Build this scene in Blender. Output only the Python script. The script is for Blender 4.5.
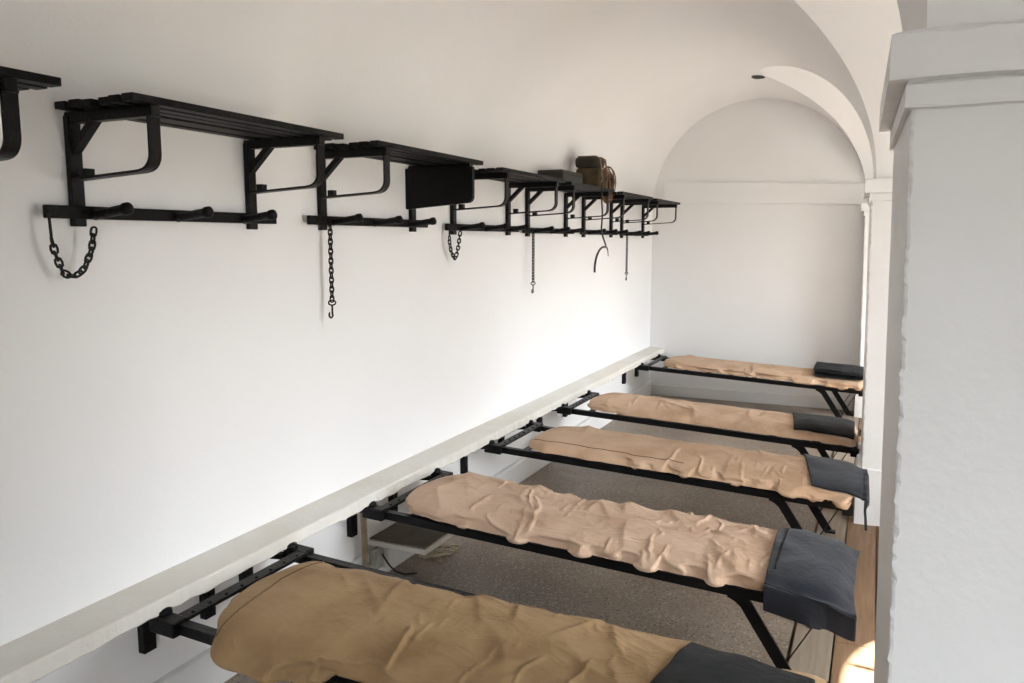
import bpy, math, random
import numpy as np
from mathutils import Vector, Matrix

random.seed(7)
for o in list(bpy.data.objects):
    bpy.data.objects.remove(o)
scene = bpy.context.scene
col = scene.collection

# ------------------------------------------------------------------ camera
FPX = 800.0
PITCH = math.atan(101.5 / FPX)
YAW = math.atan(368 / math.hypot(FPX, 101.5))
cam_d = bpy.data.cameras.new('camera')
cam = bpy.data.objects.new('camera', cam_d)
col.objects.link(cam)
cam.location = (2.2, 0.0, 1.66)
cam.rotation_euler = (math.pi / 2 - PITCH, 0, YAW)
cam_d.sensor_width = 36.0
cam_d.lens = FPX / 1024 * 36
cam_d.clip_start = 0.02
scene.camera = cam

# ------------------------------------------------------------------ world, sun, window light, exposure
world = bpy.data.worlds.new('World')
scene.world = world
world.use_nodes = True
wnt = world.node_tree
bg = wnt.nodes['Background']
bg.inputs['Strength'].default_value = 5.0
wtc = wnt.nodes.new('ShaderNodeTexCoord')
wsep = wnt.nodes.new('ShaderNodeSeparateXYZ')
wramp = wnt.nodes.new('ShaderNodeValToRGB')
wmap = wnt.nodes.new('ShaderNodeMapRange')
wmap.inputs['From Min'].default_value = -1.0
wnt.links.new(wtc.outputs['Generated'], wsep.inputs[0])
wnt.links.new(wsep.outputs['Z'], wmap.inputs['Value'])
wnt.links.new(wmap.outputs['Result'], wramp.inputs['Fac'])
cr = wramp.color_ramp
cr.elements[0].position = 0.49; cr.elements[0].color = (0.28, 0.26, 0.22, 1)      # ground outside
cr.elements[1].position = 0.52; cr.elements[1].color = (0.875, 0.94, 1.0, 1)        # hazy bright sky
wnt.links.new(wramp.outputs['Color'], bg.inputs['Color'])

WX = 4.2            # inner face of the outer wall with the windows
sun_d = bpy.data.lights.new('sun', 'SUN')
sun_d.energy = 11.0
sun_d.angle = 0.009
sun_d.color = (1.0, 0.975, 0.945)
sun = bpy.data.objects.new('sun', sun_d)
col.objects.link(sun)
sun.rotation_euler = Vector((-1.0, 0.10, -0.93)).to_track_quat('-Z', 'Y').to_euler()

Y0, Y1 = -2.2, 8.4
# bay centres, half widths, rise of the cross vault
BAYS = [(-0.325, 1.875, 0.95), (3.585, 1.415, 0.95), (7.01, 1.39, 1.025)]
WIN = [None, (2.85, 0.56), (6.95, 0.66)]      # window centre y, half width
NWIN = (3.0, 4.0, 0.7, 2.1)                 # window in the end wall behind the viewpoint: x0, x1, z0, z1
for loc, sx, sy, nrm in [((WX + 0.29, 2.85, 1.4), 1.14, 1.6, (-1, 0, 0)), ((WX + 0.29, 6.95, 1.4), 1.34, 1.6, (-1, 0, 0)),
                         (((NWIN[0] + NWIN[1]) / 2, Y0 - 0.31, (NWIN[2] + NWIN[3]) / 2), NWIN[1] - NWIN[0], NWIN[3] - NWIN[2], (0, 1, 0))]:
    ld = bpy.data.lights.new('window_portal', 'AREA')
    ld.shape = 'RECTANGLE'
    ld.size = sx
    ld.size_y = sy
    ld.cycles.is_portal = True
    lo = bpy.data.objects.new('window_portal', ld)
    col.objects.link(lo)
    lo.location = loc
    lo.rotation_euler = Vector(nrm).to_track_quat('-Z', 'Z').to_euler()

vs = scene.view_settings
vs.view_transform = 'Standard'
vs.look = 'None'
vs.gamma = 1.0
vs.use_curve_mapping = False
vs.exposure = 2.4

# ------------------------------------------------------------------ materials
def mat(name, rgb, rough=0.6, metal=0.0, spec=0.5, var=0.0, var_scale=6.0, bump=0.0, bump_scale=40.0,
        rgb2=None, detail=4.0, sheen=0.0, bump2=0.0, bump2_scale=4.0):
    m = bpy.data.materials.new(name)
    m.use_nodes = True
    nt = m.node_tree
    b = nt.nodes['Principled BSDF']
    b.inputs['Base Color'].default_value = (*rgb, 1)
    b.inputs['Roughness'].default_value = rough
    b.inputs['Metallic'].default_value = metal
    b.inputs['Specular IOR Level'].default_value = spec
    if sheen:
        b.inputs['Sheen Weight'].default_value = sheen
    tc = nt.nodes.new('ShaderNodeTexCoord')
    if rgb2 is not None or var:
        n = nt.nodes.new('ShaderNodeTexNoise')
        n.inputs['Scale'].default_value = var_scale
        n.inputs['Detail'].default_value = detail
        nt.links.new(tc.outputs['Object'], n.inputs['Vector'])
        r = nt.nodes.new('ShaderNodeValToRGB')
        r.color_ramp.elements[0].position = 0.35
        r.color_ramp.elements[1].position = 0.65
        c2 = rgb2 if rgb2 is not None else tuple(c * (1 - var) for c in rgb)
        r.color_ramp.elements[0].color = (*c2, 1)
        r.color_ramp.elements[1].color = (*rgb, 1)
        nt.links.new(n.outputs['Fac'], r.inputs['Fac'])
        nt.links.new(r.outputs['Color'], b.inputs['Base Color'])
    last = None
    for st, sc in ((bump, bump_scale), (bump2, bump2_scale)):
        if st:
            n = nt.nodes.new('ShaderNodeTexNoise')
            n.inputs['Scale'].default_value = sc
            n.inputs['Detail'].default_value = 5
            nt.links.new(tc.outputs['Object'], n.inputs['Vector'])
            bp = nt.nodes.new('ShaderNodeBump')
            bp.inputs['Strength'].default_value = st
            bp.inputs['Distance'].default_value = 0.02
            nt.links.new(n.outputs['Fac'], bp.inputs['Height'])
            if last:
                nt.links.new(last.outputs['Normal'], bp.inputs['Normal'])
            last = bp
    if last:
        nt.links.new(last.outputs['Normal'], b.inputs['Normal'])
    return m

M = {}
M['plaster'] = mat('white_plaster', (0.87, 0.865, 0.86), 0.55, spec=0.3, rgb2=(0.85, 0.843, 0.835), var_scale=1.3,
                   bump=0.05, bump_scale=60, bump2=0.12, bump2_scale=5)
M['pier'] = mat('thick_painted_plaster', (0.85, 0.847, 0.845), 0.5, spec=0.35, rgb2=(0.82, 0.817, 0.812), var_scale=3,
                bump=0.10, bump_scale=45, bump2=0.12, bump2_scale=4)
M['ledge'] = mat('worn_white_paint', (0.80, 0.78, 0.73), 0.45, spec=0.4, rgb2=(0.74, 0.70, 0.63), var_scale=3.5,
                 bump=0.2, bump_scale=25)
M['iron'] = mat('black_painted_iron', (0.0035, 0.0035, 0.004), 0.42, spec=0.22, bump=0.2, bump_scale=90,
                rgb2=(0.002, 0.002, 0.0023), var_scale=20)
M['chain'] = mat('black_chain_iron', (0.006, 0.006, 0.006), 0.5, spec=0.3)
M['black_wood'] = mat('black_painted_wood', (0.0035, 0.0035, 0.004), 0.5, spec=0.17, bump=0.25, bump_scale=60)

def cloth_mat(name, c1, c2, crease=0.3, sheen=0.2, weave=1.0):
    m = mat(name, c1, 0.85, spec=0.15, rgb2=c2, var_scale=5.0, detail=6, sheen=sheen)
    nt = m.node_tree
    b = nt.nodes['Principled BSDF']
    tc = [n for n in nt.nodes if n.type == 'TEX_COORD'][0]
    h = None
    for ax, sc in (('X', 420), ('Y', 420)):
        w = nt.nodes.new('ShaderNodeTexWave')
        w.bands_direction = ax
        w.inputs['Scale'].default_value = sc / 6.28
        w.inputs['Distortion'].default_value = 2.0
        nt.links.new(tc.outputs['Object'], w.inputs['Vector'])
        if h is None:
            h = w.outputs['Fac']
        else:
            ad = nt.nodes.new('ShaderNodeMath'); ad.operation = 'ADD'
            nt.links.new(h, ad.inputs[0]); nt.links.new(w.outputs['Fac'], ad.inputs[1])
            h = ad.outputs[0]
    n = nt.nodes.new('ShaderNodeTexNoise')
    n.inputs['Scale'].default_value = 14
    n.inputs['Detail'].default_value = 8
    n.inputs['Distortion'].default_value = 0.6
    nt.links.new(tc.outputs['Object'], n.inputs['Vector'])
    n2 = nt.nodes.new('ShaderNodeTexNoise')
    n2.inputs['Scale'].default_value = 7.0; n2.inputs['Detail'].default_value = 3.0; n2.inputs['Distortion'].default_value = 0.9
    nt.links.new(tc.outputs['Object'], n2.inputs['Vector'])
    sb_ = nt.nodes.new('ShaderNodeMath'); sb_.operation = 'SUBTRACT'; sb_.inputs[1].default_value = 0.5
    ab_ = nt.nodes.new('ShaderNodeMath'); ab_.operation = 'ABSOLUTE'
    pw_ = nt.nodes.new('ShaderNodeMath'); pw_.operation = 'POWER'; pw_.inputs[1].default_value = 0.55
    nt.links.new(n2.outputs['Fac'], sb_.inputs[0]); nt.links.new(sb_.outputs[0], ab_.inputs[0]); nt.links.new(ab_.outputs[0], pw_.inputs[0])
    b0 = nt.nodes.new('ShaderNodeBump'); b0.inputs['Strength'].default_value = crease; b0.inputs['Distance'].default_value = 0.02; b0.invert = True
    nt.links.new(pw_.outputs[0], b0.inputs['Height'])
    b1 = nt.nodes.new('ShaderNodeBump'); b1.inputs['Strength'].default_value = 0.35; b1.inputs['Distance'].default_value = 0.02
    nt.links.new(n.outputs['Fac'], b1.inputs['Height'])
    nt.links.new(b0.outputs['Normal'], b1.inputs['Normal'])
    b2 = nt.nodes.new('ShaderNodeBump'); b2.inputs['Strength'].default_value = 0.25 * weave; b2.inputs['Distance'].default_value = 0.002
    nt.links.new(h, b2.inputs['Height'])
    nt.links.new(b1.outputs['Normal'], b2.inputs['Normal'])
    nt.links.new(b2.outputs['Normal'], b.inputs['Normal'])
    return m

M['sack_olive'] = cloth_mat('old_brown_sackcloth', (0.41, 0.275, 0.145), (0.29, 0.18, 0.085), sheen=0.05)  # olive-tan cloth, its colour darkened for the shade over the nearest bed
M['sack'] = cloth_mat('tan_sackcloth', (0.61, 0.445, 0.33), (0.49, 0.335, 0.23), sheen=0.05)
M['sack2'] = cloth_mat('tan_sackcloth_smooth', (0.58, 0.41, 0.285), (0.46, 0.305, 0.195), sheen=0.05)
M['sack_seam'] = mat('dark_seam_thread', (0.16, 0.095, 0.045), 0.9)
M['wool_blue'] = cloth_mat('blue_grey_wool', (0.025, 0.029, 0.039), (0.016, 0.0185, 0.025), crease=0.1, sheen=0.12)
M['wool_char'] = cloth_mat('charcoal_wool', (0.014, 0.0145, 0.0155), (0.009, 0.0095, 0.010), crease=0.1, sheen=0.05)
M['wool_black'] = cloth_mat('black_wool', (0.009, 0.009, 0.011), (0.006, 0.006, 0.007), crease=0.1, sheen=0.03)
M['thread'] = mat('dark_thread', (0.006, 0.006, 0.008), 0.8)
M['string'] = mat('cream_string', (0.62, 0.54, 0.40), 0.9)
M['pipe'] = mat('grimy_painted_pipe', (0.42, 0.34, 0.24), 0.5, rgb2=(0.28, 0.21, 0.14), var_scale=14)
M['box_grey'] = mat('grey_grimy_box', (0.42, 0.42, 0.38), 0.6, rgb2=(0.28, 0.28, 0.25), var_scale=20)
M['rubber'] = mat('black_rubber', (0.012, 0.011, 0.011), 0.5)
M['shelf_top'] = mat('dusty_brown_board', (0.20, 0.17, 0.14), 0.7, rgb2=(0.15, 0.125, 0.10), var_scale=9, bump=0.2)
M['khaki'] = mat('dark_khaki_canvas', (0.034, 0.029, 0.018), 0.85, rgb2=(0.018, 0.016, 0.011), var_scale=12, bump=0.4, bump_scale=80)
M['khaki2'] = mat('olive_brown_canvas', (0.075, 0.052, 0.022), 0.85, rgb2=(0.04, 0.029, 0.015), var_scale=14, bump=0.4, bump_scale=80)
M['case'] = mat('dark_leather_case', (0.020, 0.016, 0.010), 0.6, rgb2=(0.012, 0.010, 0.007), var_scale=10)
M['leather'] = mat('brown_leather_strap', (0.22, 0.095, 0.030), 0.55, rgb2=(0.12, 0.055, 0.02), var_scale=20)
M['hole'] = mat('dark_vent_metal', (0.08, 0.06, 0.03), 0.5, metal=0.4)

def floor_mat():
    m = mat('speckled_concrete', (0.30, 0.245, 0.19), 0.4, spec=0.5, rgb2=(0.205, 0.162, 0.122), var_scale=2.2, detail=7,
            bump=0.25, bump_scale=120)
    nt = m.node_tree
    b = nt.nodes['Principled BSDF']
    tc = [n for n in nt.nodes if n.type == 'TEX_COORD'][0]
    src = b.inputs['Base Color'].links[0].from_socket
    for sc, th, colr in ((48, 0.30, (0.46, 0.40, 0.33, 1)), (62, 0.30, (0.03, 0.026, 0.022, 1))):
        v = nt.nodes.new('ShaderNodeTexVoronoi')
        v.inputs['Scale'].default_value = sc
        nt.links.new(tc.outputs['Object'], v.inputs['Vector'])
        r = nt.nodes.new('ShaderNodeValToRGB')
        r.color_ramp.elements[0].position = th - 0.08
        r.color_ramp.elements[0].color = (0.8, 0.8, 0.8, 1)
        r.color_ramp.elements[1].position = th
        r.color_ramp.elements[1].color = (0, 0, 0, 1)
        nt.links.new(v.outputs['Distance'], r.inputs['Fac'])
        mx = nt.nodes.new('ShaderNodeMix'); mx.data_type = 'RGBA'
        nt.links.new(r.outputs['Color'], mx.inputs['Factor'])
        nt.links.new(src, mx.inputs['A'])
        mx.inputs['B'].default_value = colr
        src = mx.outputs['Result']
    nt.links.new(src, b.inputs['Base Color'])
    return m
M['floor'] = floor_mat()

def plank_mat(name, c1, c2):
    m = mat(name, c1, 0.6, spec=0.35)
    nt = m.node_tree
    b = nt.nodes['Principled BSDF']
    tc = [n for n in nt.nodes if n.type == 'TEX_COORD'][0]
    mp = nt.nodes.new('ShaderNodeMapping')
    mp.inputs['Scale'].default_value = (30, 2.0, 30)
    nt.links.new(tc.outputs['Object'], mp.inputs['Vector'])
    n = nt.nodes.new('ShaderNodeTexNoise')
    n.inputs['Scale'].default_value = 1.5; n.inputs['Detail'].default_value = 8
    nt.links.new(mp.outputs['Vector'], n.inputs['Vector'])
    r = nt.nodes.new('ShaderNodeValToRGB')
    r.color_ramp.elements[0].position = 0.3; r.color_ramp.elements[0].color = (*c2, 1)
    r.color_ramp.elements[1].position = 0.7; r.color_ramp.elements[1].color = (*c1, 1)
    nt.links.new(n.outputs['Fac'], r.inputs['Fac'])
    nt.links.new(r.outputs['Color'], b.inputs['Base Color'])
    bp = nt.nodes.new('ShaderNodeBump'); bp.inputs['Strength'].default_value = 0.2; bp.inputs['Distance'].default_value = 0.01
    nt.links.new(n.outputs['Fac'], bp.inputs['Height'])
    nt.links.new(bp.outputs['Normal'], b.inputs['Normal'])
    return m
PLANKS = [plank_mat('pale_scrubbed_board', (0.34, 0.28, 0.215), (0.25, 0.20, 0.15)),
          plank_mat('brown_floor_board', (0.30, 0.185, 0.105), (0.20, 0.12, 0.065)),
          plank_mat('reddish_floor_board', (0.25, 0.145, 0.085), (0.165, 0.095, 0.055))]

# ------------------------------------------------------------------ mesh helpers
def obj(name, verts, faces, m, parent=None, smooth=False, origin=None, bevel=0.0, solid=0.0, subsurf=0):
    verts = [tuple(v) for v in verts]
    if origin is not None:
        verts = [(v[0] - origin[0], v[1] - origin[1], v[2] - origin[2]) for v in verts]
    me = bpy.data.meshes.new(name)
    me.from_pydata(verts, [], faces)
    me.validate()
    me.update()
    if smooth:
        me.polygons.foreach_set('use_smooth', [True] * len(me.polygons))
    if m is not None:
        me.materials.append(m)
    o = bpy.data.objects.new(name, me)
    col.objects.link(o)
    if origin is not None:
        o.location = origin
    if parent is not None:
        o.parent = parent
    if solid:
        s = o.modifiers.new('thickness', 'SOLIDIFY'); s.thickness = solid; s.offset = -1
    if bevel:
        b = o.modifiers.new('edge', 'BEVEL'); b.width = bevel; b.segments = 2; b.limit_method = 'ANGLE'
    if subsurf:
        s = o.modifiers.new('sub', 'SUBSURF'); s.levels = subsurf; s.render_levels = subsurf
    return o

class MB:
    def __init__(self):
        self.v = []; self.f = []
    def add(self, vs_, fs_):
        n = len(self.v)
        self.v += [tuple(p) for p in vs_]
        self.f += [tuple(i + n for i in q) for q in fs_]
    def box(self, x0, x1, y0, y1, z0, z1):
        self.add([(x0,y0,z0),(x1,y0,z0),(x1,y1,z0),(x0,y1,z0),(x0,y0,z1),(x1,y0,z1),(x1,y1,z1),(x0,y1,z1)],
                 [(3,2,1,0),(4,5,6,7),(0,1,5,4),(1,2,6,5),(2,3,7,6),(3,0,4,7)])
        return self
    def bar(self, a, b, w, h, side=(0, 1, 0)):
        """rectangular bar from a to b; w along side, h across"""
        a = Vector(a); b = Vector(b); d = (b - a).normalized()
        s = Vector(side); s = (s - d * s.dot(d)).normalized(); u = d.cross(s)
        p = []
        for q in (a, b):
            for i, j in ((-1,-1),(1,-1),(1,1),(-1,1)):
                p.append(q + s * (i * w / 2) + u * (j * h / 2))
        self.add(p, [(3,2,1,0),(4,5,6,7),(0,1,5,4),(1,2,6,5),(2,3,7,6),(3,0,4,7)])
        return self
    def tube(self, pts, r, n=8, closed=False):
        pts = [Vector(p) for p in pts]
        rs = r if isinstance(r, (list, tuple)) else [r] * len(pts)
        L = len(pts); rings = []
        ref = Vector((0.31, 0.17, 0.93))
        for i, p in enumerate(pts):
            if closed:
                d = pts[(i + 1) % L] - pts[i - 1]
            else:
                d = pts[min(i + 1, L - 1)] - pts[max(i - 1, 0)]
            d.normalize()
            s = ref - d * ref.dot(d)
            if s.length < 1e-3:
                s = Vector((1, 0, 0)) - d * d.x
            s.normalize(); u = d.cross(s); ref = s
            rings.append([p + (s * math.cos(t) + u * math.sin(t)) * rs[i] for t in (2 * math.pi * k / n for k in range(n))])
        vv = [q for rg in rings for q in rg]
        ff = []
        for i in range(L if closed else L - 1):
            j = (i + 1) % L
            for k in range(n):
                l = (k + 1) % n
                ff.append((i * n + k, i * n + l, j * n + l, j * n + k))
        if not closed:
            ff.append(tuple(range(n - 1, -1, -1)))
            ff.append(tuple((L - 1) * n + k for k in range(n)))
        self.add(vv, ff)
        return self
    def strip(self, pts, w, th, side=(0, 1, 0)):
        """flat bar following a path, width along side"""
        pts = [Vector(p) for p in pts]; s = Vector(side).normalized(); L = len(pts); vv = []
        for i, p in enumerate(pts):
            d = (pts[min(i + 1, L - 1)] - pts[max(i - 1, 0)]).normalized()
            u = d.cross(s).normalized()
            for a, b in ((-1,-1),(1,-1),(1,1),(-1,1)):
                vv.append(p + s * (a * w / 2) + u * (b * th / 2))
        ff = [(3,2,1,0), tuple((L - 1) * 4 + k for k in range(4))]
        for i in range(L - 1):
            for k in range(4):
                l = (k + 1) % 4
                ff.append((i*4+k, i*4+l, i*4+4+l, i*4+4+k))
        self.add(vv, ff)
        return self
    def build(self, name, m, parent=None, smooth=False, origin=None, bevel=0.0):
        return obj(name, self.v, self.f, m, parent, smooth, origin, bevel)

def grid_faces(nu, nv, off=0, flip=False):
    f = []
    for i in range(nu - 1):
        for j in range(nv - 1):
            a = off + i * nv + j
            q = (a, a + 1, a + nv + 1, a + nv)
            f.append(q[::-1] if flip else q)
    return f

def tag(o, label, cat, group=None):
    o['label'] = label; o['category'] = cat
    if group:
        o['group'] = group
    return o

def empty(name, loc, label=None, cat=None, group=None):
    o = bpy.data.objects.new(name, None)
    o.empty_display_size = 0.1
    o.location = loc
    col.objects.link(o)
    if label:
        tag(o, label, cat, group)
    return o

def structure(o, label=None, cat=None):
    o['kind'] = 'structure'
    if label:
        o['label'] = label; o['category'] = cat
    return o

def copy_tree(o, parent=None):
    c = o.copy(); col.objects.link(c)
    c.parent = parent
    for ch in o.children:
        copy_tree(ch, c)
    return c

# ------------------------------------------------------------------ the room
ZS = 2.0            # springing height
H = 1.04             # rise of the barrel vault
def A(y):            # inner line of the arcade on the right
    return 2.252 - 0.0265 * (y - 1.55)

def slab(name, x0, x1, y0, y1, z0, z1, m, label, cat='wall'):
    return structure(MB().box(x0, x1, y0, y1, z0, z1).build(name, m), label, cat)

slab('wall_left', -0.3, 0.0, Y0, Y1, -0.05, 3.35, M['plaster'], 'long white plaster wall behind the racks and bed heads')
# far wall up to the vault line
mb = MB()
n = 40
prof = [(-0.3, -0.05), (-0.3, 3.35), (WX + 0.28, 3.35), (WX + 0.28, -0.05)]
vv = [(x, Y1, z) for x, z in prof] + [(x, Y1 + 0.3, z) for x, z in prof]
L = len(prof)
ff = [tuple(range(L)), tuple(range(2 * L - 1, L - 1, -1))] + [(i, i + L, (i + 1) % L + L, (i + 1) % L) for i in range(L)]
structure(obj('wall_back', vv, ff, M['plaster']), 'white end wall under the far round arch of the vault', 'wall')
wn = MB()
wn.box(-0.3, NWIN[0], Y0 - 0.3, Y0, -0.05, 3.4)
wn.box(NWIN[1], WX + 0.28, Y0 - 0.3, Y0, -0.05, 3.4)
wn.box(NWIN[0], NWIN[1], Y0 - 0.3, Y0, -0.05, NWIN[2])
wn.box(NWIN[0], NWIN[1], Y0 - 0.3, Y0, NWIN[3], 3.4)
structure(wn.build('wall_near', M['plaster']), 'white end wall with a window behind the viewpoint', 'wall')

# vault: left half of the barrel, pier strips on the right half, three cross vaults
vv = []; ff = []
def bx_(th, y):
    return (A(y) / 2 * (1 + math.cos(th)), y, ZS + H * math.sin(th))
NU = 48; NV = 60
for i in range(NU + 1):
    th = math.pi - (math.pi / 2) * i / NU
    for j in range(NV + 1):
        y = Y0 + (Y1 - Y0) * j / NV
        vv.append(bx_(th, y))
ff += grid_faces(NU + 1, NV + 1, 0, True)
ths = sorted([math.asin(hc / H * math.sin(math.pi / 2 * k / 48)) for k in range(49) for hc in (0.95, 1.025)] + [math.pi / 2 - 0.02 * k for k in range(1, 5)] + [math.pi / 2])
def sfun(th, b):
    q = H * math.sin(th) / b[2]
    return math.sqrt(max(0.0, 1 - q * q))
NS = 14
for k in range(4):
    off = len(vv)
    for th in ths:
        lo = Y0 if k == 0 else BAYS[k - 1][0] + BAYS[k - 1][1] * sfun(th, BAYS[k - 1])
        hi = Y1 if k == 3 else BAYS[k][0] - BAYS[k][1] * sfun(th, BAYS[k])
        for j in range(NS + 1):
            vv.append(bx_(th, lo + (hi - lo) * j / NS))
    ff += grid_faces(len(ths), NS + 1, off, False)
for yc, w, HC in BAYS:
    off = len(vv); NP = 72; NT = 10
    for i in range(NP + 1):
        ph = math.pi * i / NP
        y = yc + w * math.cos(ph); z = ZS + HC * math.sin(ph)
        th = math.asin(min(1, (z - ZS) / H))
        xg = A(y) / 2 * (1 + math.cos(th))
        for j in range(NT + 1):
            vv.append((xg + (WX - xg) * j / NT, y, z))
    ff += grid_faces(NP + 1, NT + 1, off, False)
vault = structure(obj('ceiling', vv, ff, M['plaster'], smooth=True), 'white plastered barrel vault cut by cross vaults on the right', 'ceiling')
es = vault.modifiers.new('split', 'EDGE_SPLIT'); es.split_angle = math.radians(25)

# floor slab, boards
BX = 1.955
slab('floor', -0.3, BX - 0.012, Y0, Y1 + 0.3, -0.03, 0.0, M['floor'], 'speckled grey-brown concrete floor under the beds', 'floor')
fb = structure(empty('floor_boards', (BX, 0, 0)), 'wooden floor boards along the foot ends of the beds and under the piers', 'floor')
fb.name = 'floor_boarded'
MB().box(-0.03, WX - BX + 0.28, Y0, Y1, -0.081, -0.031).build('underlay', PLANKS[2], fb)
pw = 0.158
xk = 0.0; ki = 0
rng = random.Random(3)
while xk < WX - BX - 0.02:
    y = Y0 + rng.uniform(-1.2, 0)
    if ki == 0: y = -1.73
    if ki == 1: y = -1.97
    while y < Y1:
        ln = 2.7 if ki < 2 else rng.uniform(2.0, 3.0)
        a, b = max(y, Y0), min(y + ln, Y1)
        if b - a > 0.05:
            bm = MB().box(-pw / 2 + 0.004, pw / 2 - 0.004, -(b - a) / 2 + 0.003, (b - a) / 2 - 0.003, -0.03, rng.uniform(-0.003, 0.0))
            w1 = min(pw, WX - BX - xk)
            pm = PLANKS[0] if ki < 1 else PLANKS[1 if (ki + int(y * 3)) % 3 else 2]  # first board's pale colour stands in for sunlight on it
            if ki == 1 and a < 3.5: pm = PLANKS[1]
            if ki > 4: pm = PLANKS[0]  # unseen aisle boards coloured pale so the light they bounce stays neutral
            o = bm.build('plank', pm, fb)
            o.location = (xk + pw / 2, (a + b) / 2, 0)
        y += ln
    xk += pw; ki += 1

# piers on the right
def pier(name, ya, yb, label, half=False):
    root = structure(empty(name, (A(ya), ya, 0)), label, 'pier')
    ox, oy = A(ya), ya
    # shaft: rounded irregular corner, slightly battered
    rngp = random.Random(int(ya * 100) + 5)
    nz = 220
    vv = []; ff = []
    zt = 1.89
    ph = [rngp.uniform(0, 6.28) for _ in range(8)]
    def jit(z, s):
        return 0.0012 * (math.sin(61 * z + ph[s]) + 0.8 * math.sin(143 * z + ph[s + 1]) + 0.7 * math.sin(271 * z + ph[s + 2])) + rngp.uniform(-0.0012, 0.0012)
    for i in range(nz + 1):
        z = zt * i / nz
        bt = -0.019 * (z - 1.0)
        xa = A(ya) + bt; xb = A(yb) + bt
        j1 = jit(z, 0); j2 = jit(z, 3)
        ring = [(WX, ya), (xa + 0.5, ya), (xa + 0.007 + j1, ya), (xa + 0.002 + j1, ya + 0.002 + j1 * .6), (xa, ya + 0.007 + j1),
                (xa * .5 + xb * .5, (ya + yb) / 2),
                (xb, yb - 0.012 + j2), (xb + 0.004 + j2, yb - 0.004), (xb + 0.012 + j2, yb), (xb + 0.5, yb), (WX, yb)]
        vv += [(x - ox, y - oy, z) for x, y in ring]
    nr = 11
    for i in range(nz):
        for k in range(nr - 1):
            a = i * nr + k
            ff.append((a, a + nr, a + nr + 1, a + 1))
    obj('shaft', vv, ff, M['pier'], root)
    # capital: two bands and the block above
    def band(pr, z0, z1, name, seed, parent):
        r2 = random.Random(seed)
        nseg = 40
        x1 = WX
        def loop(z, pr_):
            pts = []
            for k in range(nseg + 1):
                t = k / nseg
                x = x1 + (A(ya) - pr_ - x1) * t
                pts.append((x, ya - pr_))
            m_ = 10
            for k in range(1, m_ + 1):
                t = k / m_
                y = ya - pr_ + (yb - ya + 2 * pr_) * t
                pts.append((A(ya) - pr_ + (A(yb) - A(ya)) * t, y))
            for k in range(1, 9):
                t = k / 8
                pts.append((A(yb) - pr_ + (x1 - A(yb) + pr_) * t, yb + pr_))
            return [(x - ox, y - oy + r2.uniform(-.0012, .0012), z + r2.uniform(-.0025, .0025)) for x, y in pts]
        vv = []; levels = [(z0, 0.0), (z0 + 0.006, 0.0), (z1 - 0.008, 0.0), (z1, -0.008)]
        ls = [loop(z0, pr - 0.06)] + [loop(z, pr + d) for z, d in levels] + [loop(z1 + 0.001, pr - 0.06)]
        nn = len(ls[0])
        for l in ls: vv += l
        ff = []
        for i in range(len(ls) - 1):
            for k in range(nn - 1):
                a = i * nn + k
                ff.append((a, a + nn, a + nn + 1, a + 1))
        return obj(name, vv, ff, M['pier'], parent, smooth=False)
    c = band(0.052, 1.922, ZS, 'capital', 11, root)
    band(0.026, 1.878, 1.926, 'capital_moulding', 12, c)
    if not half:
        band(0.014, 0.0, 0.335, 'plinth', 13, root)
    return root
pier('wall_right_near', 1.55, 2.17, 'thick white pier with moulded capital at the right edge of the view')
pier('wall_right_middle', 5.0, 5.62, 'white pier with small capital standing between the third and fourth beds')
pier('wall_right_far', 8.1, 8.4, 'narrow white pilaster with capital in the far right corner')

# outer wall with arched window openings
def outer(k):
    (yc, w, HC) = BAYS[k]
    wy, hw = WIN[k] or (yc, 0.0)
    sill, spring = 0.65, 2.16 - hw * 0.55
    n = 24
    inner = [(wy + hw, sill)] + [(wy + hw * math.cos(math.pi * i / n), spring + hw * 0.55 * math.sin(math.pi * i / n)) for i in range(n + 1)] + [(wy - hw, sill)]
    outerp = [(yc + w, 0.0)] + [(yc + w * math.cos(math.pi * i / n), ZS + HC * math.sin(math.pi * i / n)) for i in range(n + 1)] + [(yc - w, 0.0)]
    vv = []; ff = []
    L = len(inner)
    for x in (WX, WX + 0.28):
        vv += [(x, y, z) for y, z in inner] + [(x, y, z) for y, z in outerp]
    for i in range(L):
        j = (i + 1) % L
        ff.append((i, j, L + j, L + i))
        ff.append((2*L + i, 3*L + i, 3*L + j, 2*L + j))
        ff.append((i, 2*L + i, 2*L + j, j))
    o = structure(obj('wall_outer_%d' % (k + 1), vv, ff, M['plaster']), 'white outer wall with an arched window, bay %s of the arcade' % ('nearest', 'middle', 'far')[k], 'wall')
    # window frame
    wr = structure(empty('window_%d' % (k + 1), (WX + 0.2, wy, sill)), 'arched white window in the outer wall of the %s bay' % ('nearest', 'middle', 'far')[k], 'window')
    fr = MB()
    fr.tube([(0, y - wy, z - sill) for y, z in inner], 0.03, 6, closed=True)
    fr.build('window_frame', M['ledge'], wr)
    for t in (-0.33, 0.33):
        MB().box(-0.012, 0.012, hw * t - 0.012, hw * t + 0.012, 0, 1.4).build('glazing_bar', M['ledge'], wr)
    for t in (0.5, 1.0):
        MB().box(-0.012, 0.012, -hw, hw, t - 0.012, t + 0.012).build('glazing_bar', M['ledge'], wr)
for k in (1, 2):
    outer(k)
slab('wall_outer_1', WX, WX + 0.28, Y0, 1.55, -0.05, 3.0, M['plaster'], 'blank white outer wall of the nearest bay')

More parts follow.
